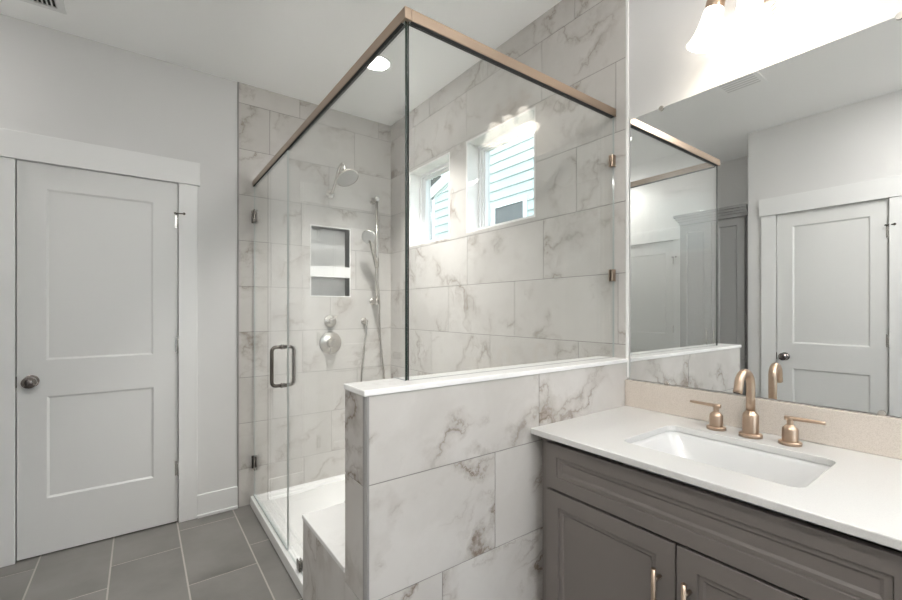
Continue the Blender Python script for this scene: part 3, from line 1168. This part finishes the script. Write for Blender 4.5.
vl = thing('vanity_light', 'three shade vanity light glowing on the wall above the mirror', 'wall light', (PB, 0.505, 2.29))
mb = MB()
mb.lathe((PB, 0.505, 2.290), (-1, 0, 0), [(0.070, 0), (0.070, 0.006), (0.064, 0.009), (0.064, 0.013), (0.056, 0.017), (0.056, 0.021), (0.040, 0.026), (0.018, 0.028)], 40)
mb.build('wall_plate', M['nickel'], vl)
SX, YM = 1.520, 0.508
mb = MB()
mb.tube([(PB - 0.02, YM, 2.29), (1.57, YM, 2.300), (1.545, YM, 2.335)], 0.009, 12, sub=4)
mb.cyl((1.545, YM - 0.115, 2.335), (1.545, YM + 0.115, 2.335), 0.008, 16)
for y in (YM - 0.115, YM + 0.115):
    mb.ball((1.545, y, 2.335), 0.012, 0.012, 0.012, seg=16, rings=10)
mb.build('cross_arm', M['bronze'], vl)
for k in (1, 0, -1):
    ax = Vector((0, math.sin(R(13)) * k, -math.cos(R(13) * k)))
    c = Vector((SX, YM + 0.090 * k, 2.312))
    at_ = lambda q: c + ax * q
    mb = MB()
    mb.tube([(1.545, c.y, 2.335), (1.535, c.y, 2.365), (1.518, c.y, 2.362), at_(-0.012), at_(0.005)], 0.006, 10, sub=5)
    mb.build('scroll_arm', M['bronze'], vl)
    mb = MB()
    mb.lathe(c, ax, [(0.010, 0), (0.022, 0.005), (0.027, 0.012), (0.025, 0.016), (0.028, 0.022), (0.028, 0.044), (0.026, 0.046)], 28)
    mb.build('shade_cup', M['bronze'], vl)
    mb = MB()
    mb.lathe(at_(0.040), ax, [(0.0265, 0.0), (0.029, 0.012), (0.032, 0.035), (0.036, 0.058), (0.043, 0.083), (0.052, 0.103), (0.0585, 0.114), (0.0565, 0.1145), (0.050, 0.103), (0.041, 0.083), (0.034, 0.058), (0.030, 0.035), (0.027, 0.012)], 36, cap0=False, cap1=False)
    mb.keep = True
    mb.build('glass_shade', M['shade'], vl)
    mb = MB()
    mb.ball(at_(0.108), 0.020, 0.020, 0.026, seg=18, rings=10)
    mb.lathe(at_(0.046), ax, [(0.013, 0), (0.013, 0.050)], 14)
    mb.build('bulb', M['bulb'], vl)

# ------------------------------------------------------------------ ceiling vents
cv = thing('ceiling_vent', 'white slatted ceiling air vent near the back wall', 'vent', (-0.36, 2.74, CE))
vx0, vx1, vy0, vy1 = -0.555, -0.295, 2.60, 2.835
mb = MB()
for r in rect_minus((vx0, vx1, vy0, vy1), [(vx0 + 0.022, vx1 - 0.030, vy0 + 0.022, vy1 - 0.028)]):
    mb.box(r[0], r[1], r[2], r[3], CE - 0.008, CE + 0.001)
mb.build('vent_frame', M['trim'], cv, bevel=0.002)
mb = MB()
mb.box(vx0 + 0.02, vx1 - 0.028, vy0 + 0.02, vy1 - 0.026, CE - 0.001, CE + 0.001)
mb.build('vent_duct', M['dark'], cv)
mb = MB()
n = 13
for k in range(n):
    xx = vx0 + 0.024 + (vx1 - vx0 - 0.056) * k / (n - 1)
    mb.obox((xx - 0.005, vy0 + 0.022, CE - 0.001), (0.003, 0, 0), (0, vy1 - vy0 - 0.050, 0), (0.006, 0, -0.008))
mb.build('slats', M['trim'], cv)

ev = thing('exhaust_fan', 'square white exhaust fan grille on the ceiling, seen in the mirror', 'fan', (0.11, 1.10, CE))
mb = MB()
mb.box(-0.01, 0.23, 0.985, 1.225, CE - 0.007, CE + 0.001)
mb.build('fan_cover', M['ceiling'], ev, bevel=0.003)
mb = MB()
for k in range(6):
    mb.box(0.03 + 0.032 * k, 0.045 + 0.032 * k, 1.01, 1.20, CE - 0.0075, CE - 0.0065)
mb.build('fan_slots', M['paint'], ev)

# ------------------------------------------------------------------ vanity
VY0, VY1 = 0.055, 0.962
FX = 1.088           # face frame
DF = 1.068           # door faces
va = thing('vanity_cabinet', 'taupe grey vanity cabinet with two doors under the white counter', 'cabinet', (1.35, 0.51, 0))
CT0, CT1 = 0.868, 0.8876
mb = MB()
t = 0.018
mb.box(FX, XB, VY0, VY0 + t, 0.0, CT0)
mb.box(FX, XB, VY1 - t, VY1, 0.0, CT0)
mb.box(FX + 0.02, XB, VY0 + t, VY1 - t, 0.10, 0.118)
mb.box(XB - 0.01, XB, VY0 + t, VY1 - t, 0.118, CT0)
for a, b, c, d in ((VY0 + t, 0.10 + 0.005, 0.10, CT0), (0.918, VY1 - t, 0.10, CT0), (0.105, 0.918, 0.69, 0.715), (0.105, 0.918, 0.10, 0.118), (0.495, 0.53, 0.118, 0.69)):
    mb.box(FX, FX + 0.02, a, b, c, d)
mb.build('cabinet_body', M['cabinet'], va, bevel=0.001)
mb = MB()
mb.box(FX + 0.065, FX + 0.08, VY0 + t, VY1 - t, 0.0, 0.10)
mb.build('toe_kick', M['cabinet'], va)


def shaker(name, parent, x, y_hi, y_lo, z0, z1, border, mat, panel_z=None, th=0.019):
    """door leaf facing -X; a sunk panel inside a stepped frame"""
    mb = MB()
    w, h = y_hi - y_lo, z1 - z0
    b = border
    # outer frame with a first shallow step then the sunk field
    recessed_slab(mb, (x, y_hi, z0), (0, -1, 0), (0, 0, 1), (-1, 0, 0), w, h, th, [(b, w - b, b, h - b)], 0.009, 0.002)
    o = mb.build(name, mat, parent, bevel=0.0012)
    mb = MB()
    i0 = b + 0.002
    recessed_slab(mb, (x + 0.0046, y_hi - i0, z0 + i0), (0, -1, 0), (0, 0, 1), (-1, 0, 0), w - 2 * i0, h - 2 * i0, 0.0044, [(0.010, w - 2 * i0 - 0.011, 0.011, h - 2 * i0 - 0.010)], 0.0041, 0.006)
    mb.build('panel_moulding', mat, o)
    return o


shaker('drawer_front', va, DF, 0.928, 0.098, 0.706, 0.850, 0.040, M['cabinet'])
for yh, yl, hy in ((0.928, 0.5165, 0.553), (0.5115, 0.098, 0.480)):
    d = shaker('cabinet_door', va, DF, yh, yl, 0.108, 0.698, 0.047, M['cabinet'])
    mb = MB()
    hx = DF - 0.032
    mb.cyl((hx, hy, 0.455), (hx, hy, 0.632), 0.006, 16)
    for z in (0.485, 0.602):
        mb.cyl((hx, hy, z), (DF + 0.001, hy, z), 0.0045, 12)
    mb.build('bar_handle', M['rail'], d)

# counter with a cut-out for the basin
SXa, SXb, SYa, SYb = 1.164, 1.466, 0.291, 0.722


def rrect(x0, x1, y0, y1, r, z, n=6):
    pts = []
    for cx, cy, a0 in ((x1 - r, y0 + r, -90), (x1 - r, y1 - r, 0), (x0 + r, y1 - r, 90), (x0 + r, y0 + r, 180)):
        for k in range(n + 1):
            a = R(a0 + 90 * k / n)
            pts.append((cx + r * math.cos(a), cy + r * math.sin(a), z))
    return pts


CX0, CY0, CY1 = 1.046, 0.035, 0.9765
mb = MB()


def plate(z, flip):
    inner = [mb.v(p) for p in rrect(SXa, SXb, SYa, SYb, 0.030, z)]
    corners = [mb.v((XB, CY0, z)), mb.v((XB, CY1, z)), mb.v((CX0, CY1, z)), mb.v((CX0, CY0, z))]
    m = 7
    for i in range(4):
        seg = inner[i * m:(i + 1) * m]
        for a, b in zip(seg, seg[1:]):
            mb.face([corners[i], b, a] if not flip else [corners[i], a, b])
        nx = inner[((i + 1) * m) % len(inner)]
        k = (i + 1) % 4
        q = [corners[i], corners[k], nx, seg[-1]]
        mb.face(q if not flip else q[::-1])
    return inner, corners


it, ct = plate(CT1, False)
ib, cb = plate(CT0, True)
for a, b in ((ct, cb), (it, ib)):
    for i in range(len(a)):
        k = (i + 1) % len(a)
        mb.face([a[i], a[k], b[k], b[i]])
co = mb.build('countertop', M['quartz'], origin=(1.33, 0.5, CT0), bevel=0.0025)
tag(co, 'white quartz vanity countertop with a rectangular sink cut-out', 'countertop')

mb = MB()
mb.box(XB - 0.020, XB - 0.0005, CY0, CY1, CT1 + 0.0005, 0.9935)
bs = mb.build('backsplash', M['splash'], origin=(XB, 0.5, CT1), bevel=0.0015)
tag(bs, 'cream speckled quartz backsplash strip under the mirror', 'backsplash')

# basin
sk = thing('sink', 'white rectangular undermount sink below the bronze faucet', 'sink', (1.315, 0.507, CT0 - 0.15))
mb = MB()
zt = CT0 - 0.0006
loops = [rrect(SXa - 0.022, SXb + 0.022, SYa - 0.022, SYb + 0.022, 0.035, zt),
         rrect(SXa - 0.003, SXb + 0.003, SYa - 0.003, SYb + 0.003, 0.032, zt),
         rrect(SXa + 0.004, SXb - 0.004, SYa + 0.006, SYb - 0.006, 0.034, zt - 0.012),
         rrect(SXa + 0.016, SXb - 0.014, SYa + 0.040, SYb - 0.040, 0.045, zt - 0.075),
         rrect(SXa + 0.030, SXb - 0.026, SYa + 0.085, SYb - 0.085, 0.050, zt - 0.122),
         rrect(SXa + 0.060, SXb - 0.060, SYa + 0.130, SYb - 0.130, 0.045, zt - 0.134),
         rrect(SXa + 0.125, SXb - 0.125, SYa + 0.190, SYb - 0.190, 0.024, zt - 0.137)]
rg = [[mb.v(p) for p in lp] for lp in loops]
for a, b in zip(rg, rg[1:]):
    for i in range(len(a)):
        k = (i + 1) % len(a)
        mb.face([a[i], a[k], b[k], b[i]], None, True)
mb.face(rg[-1])
ol = [[mb.v((p[0], p[1], z)) for p in rrect(SXa - dd, SXb + dd, SYa - dd, SYb + dd, 0.03, z)] for dd, z in ((0.022, zt - 0.006), (0.008, zt - 0.02), (-0.01, zt - 0.145))]
prev = rg[0]
for a in ol:
    for i in range(len(a)):
        k = (i + 1) % len(a)
        mb.face([prev[k], prev[i], a[i], a[k]], None, True)
    prev = a
mb.face(prev[::-1])
mb.build('basin', M['ceramic'], sk)
mb = MB()
mb.lathe((1.315, 0.507, zt - 0.138), (0, 0, 1), [(0.024, 0), (0.024, 0.003), (0.018, 0.005), (0.0, 0.005)], 28)
mb.build('drain', M['bronze'], sk)

# faucet: spout and two lever handles
fa = thing('faucet', 'champagne bronze gooseneck faucet with two lever handles behind the sink', 'faucet', (1.545, 0.523, CT1))
FXX = 1.527
mb = MB()
z0 = CT1
mb.lathe((FXX, 0.507, z0), (0, 0, 1), [(0.031, 0.0), (0.031, 0.009), (0.029, 0.011), (0.0215, 0.011), (0.0215, 0.066), (0.0195, 0.071), (0.0135, 0.078), (0.0125, 0.080)], 36)
mb.build('spout_body', M['bronze'], fa)
mb = MB()
zr = 0.163
pts = [(FXX, 0.507, z0 + 0.074), (FXX, 0.507, z0 + 0.12), (FXX, 0.507, z0 + zr)]
ra = 0.0375
for k in range(1, 13):
    a = PI * k / 12
    pts.append((FXX - ra + ra * math.cos(a), 0.507 + 0.006 * k / 12, z0 + zr + ra * math.sin(a)))
pts += [(FXX - 2 * ra - 0.003, 0.513, z0 + zr - 0.010), (FXX - 2 * ra - 0.007, 0.514, z0 + zr - 0.020)]
mb.tube(pts, 0.0122, 20)
sp_ = mb.build('spout', M['bronze'], fa)
mb = MB()
mb.cyl(Vector(pts[-1]) + Vector((0, 0, 0.001)), Vector(pts[-1]) + Vector((-0.0004, 0, -0.002)), 0.0095, 16)
mb.build('aerator', M['dark_metal'], sp_)
for y, d in ((0.606, 1), (0.409, -1)):
    mb = MB()
    mb.lathe((FXX + 0.004, y, z0), (0, 0, 1), [(0.028, 0), (0.028, 0.008), (0.026, 0.010), (0.0195, 0.010), (0.0195, 0.044), (0.017, 0.050), (0.010, 0.056), (0.008, 0.058), (0.008, 0.070), (0.0095, 0.072), (0.0095, 0.080), (0.007, 0.082)], 32)
    hd_ = mb.build('handle', M['bronze'], fa)
    mb = MB()
    zz = z0 + 0.076
    mb.tube([(FXX + 0.004, y - d * 0.013, zz), (FXX + 0.003, y + d * 0.03, zz + 0.001), (FXX + 0.002, y + d * 0.080, zz + 0.002)], lambda q: 0.0066 - 0.0020 * q, 14, sub=3)
    mb.build('lever', M['bronze'], hd_)

# mirror
mi = thing('wall_mirror', 'large frameless wall mirror above the backsplash', 'mirror', (XB, 0.5, 1.0))
MY0, MY1, MZ0, MZ1 = 0.045, 0.9635, 0.9965, 2.0615
mb = MB()
mb.box(XB, PB - 0.0005, MY0, MY1, MZ0, MZ1)
for f in mb.bm.faces:
    f.normal_update()
    f.material_index = 0 if f.normal.x < -0.5 else 1
mb.build('mirror_glass', [M['mirror'], M['polished_edge']], mi)
for y, z, s in ((0.835, MZ1, 1), (0.198, MZ1, 1), (0.815, MZ0, -1), (0.232, MZ0, -1)):
    mb = MB()
    mb.lathe((XB - 0.004, y, z - s * 0.002), (1, 0, 0), [(0.009, 0), (0.009, 0.003), (0.006, 0.004)], 18)
    mb.box(XB - 0.003, PB - 0.002, y - 0.005, y + 0.005, z + s * 0.001, z + s * 0.006)
    mb.build('mirror_clip', M['nickel'], mi)

# ------------------------------------------------------------------ tall linen cabinet in the alcove
LX, LY0, LY1, LZ = -0.905, 1.400, 1.965, 2.085
lc = thing('linen_cabinet', 'tall grey linen cabinet with crown top, seen in the mirror', 'cabinet', (-1.18, 1.68, 0))
mb = MB()
mb.box(XALC + 0.002, LX - 0.020, LY0, LY1, 0.09, LZ)
mb.box(XALC + 0.002, LX - 0.080, LY0, LY1, 0.0, 0.09)
mb.build('cabinet_body', M['linen'], lc, bevel=0.001)
mb = MB()
for k, (dx, z0_, z1_) in enumerate(((0.000, LZ, LZ + 0.03), (0.012, LZ + 0.03, LZ + 0.05), (0.026, LZ + 0.05, LZ + 0.072), (0.040, LZ + 0.072, LZ + 0.095))):
    mb.box(XALC + 0.002, LX + dx, LY0 + 0.001, LY1 + dx, z0_, z1_)
mb.build('crown_moulding', M['linen'], lc)


def front_plusx(name, y0, y1, z0, z1, b, knob=None):
    mb = MB()
    w, h = y1 - y0, z1 - z0
    recessed_slab(mb, (LX, y0, z0), (0, 1, 0), (0, 0, 1), (1, 0, 0), w, h, 0.019, [(b, w - b, b, h - b)], 0.008, 0.008)
    o = mb.build(name, M['linen'], lc, bevel=0.001)
    mb = MB()
    ky, kz0, kz1 = knob
    mb.cyl((LX + 0.03, ky, kz0), (LX + 0.03, ky, kz1), 0.006, 14)
    for z in (kz0 + 0.025, kz1 - 0.025):
        mb.cyl((LX - 0.001, ky, z), (LX + 0.03, ky, z), 0.0045, 10)
    mb.build('bar_handle', M['nickel'], o)


ym = (LY0 + LY1) / 2
front_plusx('cabinet_door', LY0 + 0.022, ym - 0.002, 0.885, LZ - 0.012, 0.058, (ym - 0.03, 0.95, 1.11))
front_plusx('cabinet_door', ym + 0.002, LY1 - 0.008, 0.885, LZ - 0.012, 0.058, (ym + 0.03, 0.95, 1.11))
front_plusx('cabinet_door', LY0 + 0.022, ym - 0.002, 0.105, 0.868, 0.058, (ym - 0.03, 0.66, 0.82))
front_plusx('cabinet_door', ym + 0.002, LY1 - 0.008, 0.105, 0.868, 0.058, (ym + 0.03, 0.66, 0.82))

# ------------------------------------------------------------------ outside the windows
mb = MB()
mb.box(-14, 26, -12, 30, -0.45, -0.35)
tag(mb.build('lawn', M['lawn']), 'green lawn outside the shower windows', 'lawn', None, 'structure')

HX = 5.5
nh = thing('neighbour_house', 'pale aqua sided house with a gable outside the shower windows', 'house', (HX + 2, 3.5, -0.35))
mb = MB()
YC, APY, EZ, SL = 8.20, 3.4, 3.98, 0.31


def roof_z(y):
    return EZ + SL * (8.36 - max(y, 2 * APY - y))


expo = 0.178
z = -0.35
k = 0
while z < 5.6:
    z2 = z + expo
    # clip the board to the gable
    def ends(zz):
        if zz <= roof_z(YC) - 0.10:
            return 2 * APY - YC, YC
        y = 8.36 - (zz + 0.10 - EZ) / SL
        return 2 * APY - y, y
    a0, b0 = ends(z)
    a1, b1 = ends(z2)
    if b1 - a1 > 0.05:
        mb.face([mb.v((HX - 0.022, a0, z)), mb.v((HX - 0.022, b0, z)), mb.v((HX, b1, z2)), mb.v((HX, a1, z2))])
        mb.face([mb.v((HX, a0, z)), mb.v((HX, b0, z)), mb.v((HX - 0.022, b0, z)), mb.v((HX - 0.022, a0, z))])
    z = z2
mb.box(HX + 0.002, HX + 5, YC - 0.02, YC, -0.35, roof_z(YC) - 0.1)
mb.box(HX + 0.002, HX + 5, 2 * APY - YC, 2 * APY - YC + 0.02, -0.35, roof_z(YC) - 0.1)
mb.build('siding', M['siding'], nh)
mb = MB()
for s in (1, -1):
    ya, yb_ = 8.42, APY
    za, zb = roof_z(8.42), roof_z(APY)
    fy = lambda y: y if s > 0 else 2 * APY - y
    mb.obox((HX - 0.05, fy(ya), za), (5.3, 0, 0), (0, fy(yb_) - fy(ya), zb - za), (0, 0, 0.10))
mb.build('roof', M['shingle'], nh)
mb = MB()
for s in (1, -1):
    fy = lambda y: y if s > 0 else 2 * APY - y
    ya, yb_ = 8.42, APY
    za, zb = roof_z(8.42), roof_z(APY)
    mb.obox((HX - 0.075, fy(ya), za - 0.16), (0.03, 0, 0), (0, fy(yb_) - fy(ya), zb - za), (0, 0, 0.24))
    mb.obox((HX - 0.05, fy(ya), za - 0.02), (0.05, 0, 0), (0, fy(yb_) - fy(ya), zb - za), (0, 0, 0.02))
    mb.obox((HX - 0.03, fy(ya - 0.2), roof_z(8.22) - 0.20), (0.03, 0, 0), (0, fy(yb_) - fy(ya - 0.2), zb - roof_z(8.22)), (0, 0, 0.18))
mb.box(HX - 0.03, HX + 0.002, YC - 0.10, YC + 0.004, -0.35, roof_z(YC) - 0.1)
mb.build('rake_board', M['house_trim'], nh)
nwin = (5.28, 6.02, 1.75, 3.22)
mb = MB()
for r in rect_minus((nwin[0] - 0.08, nwin[1] + 0.09, nwin[2] - 0.1, nwin[3] + 0.08), [nwin]):
    mb.box(HX - 0.04, HX - 0.005, r[0], r[1], r[2], r[3])
mb.box(HX - 0.03, HX - 0.008, nwin[0], nwin[1], 2.42, 2.46)
nf = mb.build('window_frame', M['house_trim'], nh)
mb = MB()
mb.box(HX - 0.022, HX - 0.016, nwin[0], nwin[1], nwin[2], nwin[3])
mb.build('window_pane', M['dark_glass'], nf)


def tree(label, x, y, h, r, n, seed):
    rnd = random.Random(seed)
    t = thing('tree', label, 'tree', (x, y, -0.35), 'trees behind the neighbouring house')
    mb = MB()
    mb.tube([(x, y, -0.36), (x + 0.1, y, h * 0.3), (x, y + 0.1, h * 0.75)], lambda q: 0.22 - 0.14 * q, 10, sub=4)
    mb.build('trunk', M['bark'], t)
    mb = MB()
    cs = []
    for k in range(26):
        a = rnd.uniform(0, 2 * PI)
        rr = r * math.sqrt(rnd.random()) * 0.8
        cs.append((Vector((x + rr * math.cos(a), y + rr * math.sin(a), h * 0.45 + rnd.random() * h * 0.5)), rnd.uniform(0.35, 0.6) * r))
    for k in range(n):
        c, cr = rnd.choice(cs)
        d = Vector((rnd.gauss(0, 1), rnd.gauss(0, 1), rnd.gauss(0, 1))).normalized()
        p = c + d * cr * rnd.uniform(0.55, 1.0)
        u_ = Vector((rnd.gauss(0, 1), rnd.gauss(0, 1), rnd.gauss(0, 1))).normalized()
        w_ = u_.orthogonal().normalized()
        s = rnd.uniform(0.07, 0.15)
        mb.face([mb.v(p + u_ * s), mb.v(p + w_ * s * 0.6), mb.v(p - u_ * s), mb.v(p - w_ * s * 0.6)])
    mb.build('foliage', M['leaf'], t)


tree('dark leafy tree showing above the gable edge in the shower window', 9.5, 14.5, 7.6, 2.2, 5200, 3)
tree('lower dark tree beside the corner of the neighbouring house', 6.6, 11.0, 5.4, 1.5, 3600, 5)
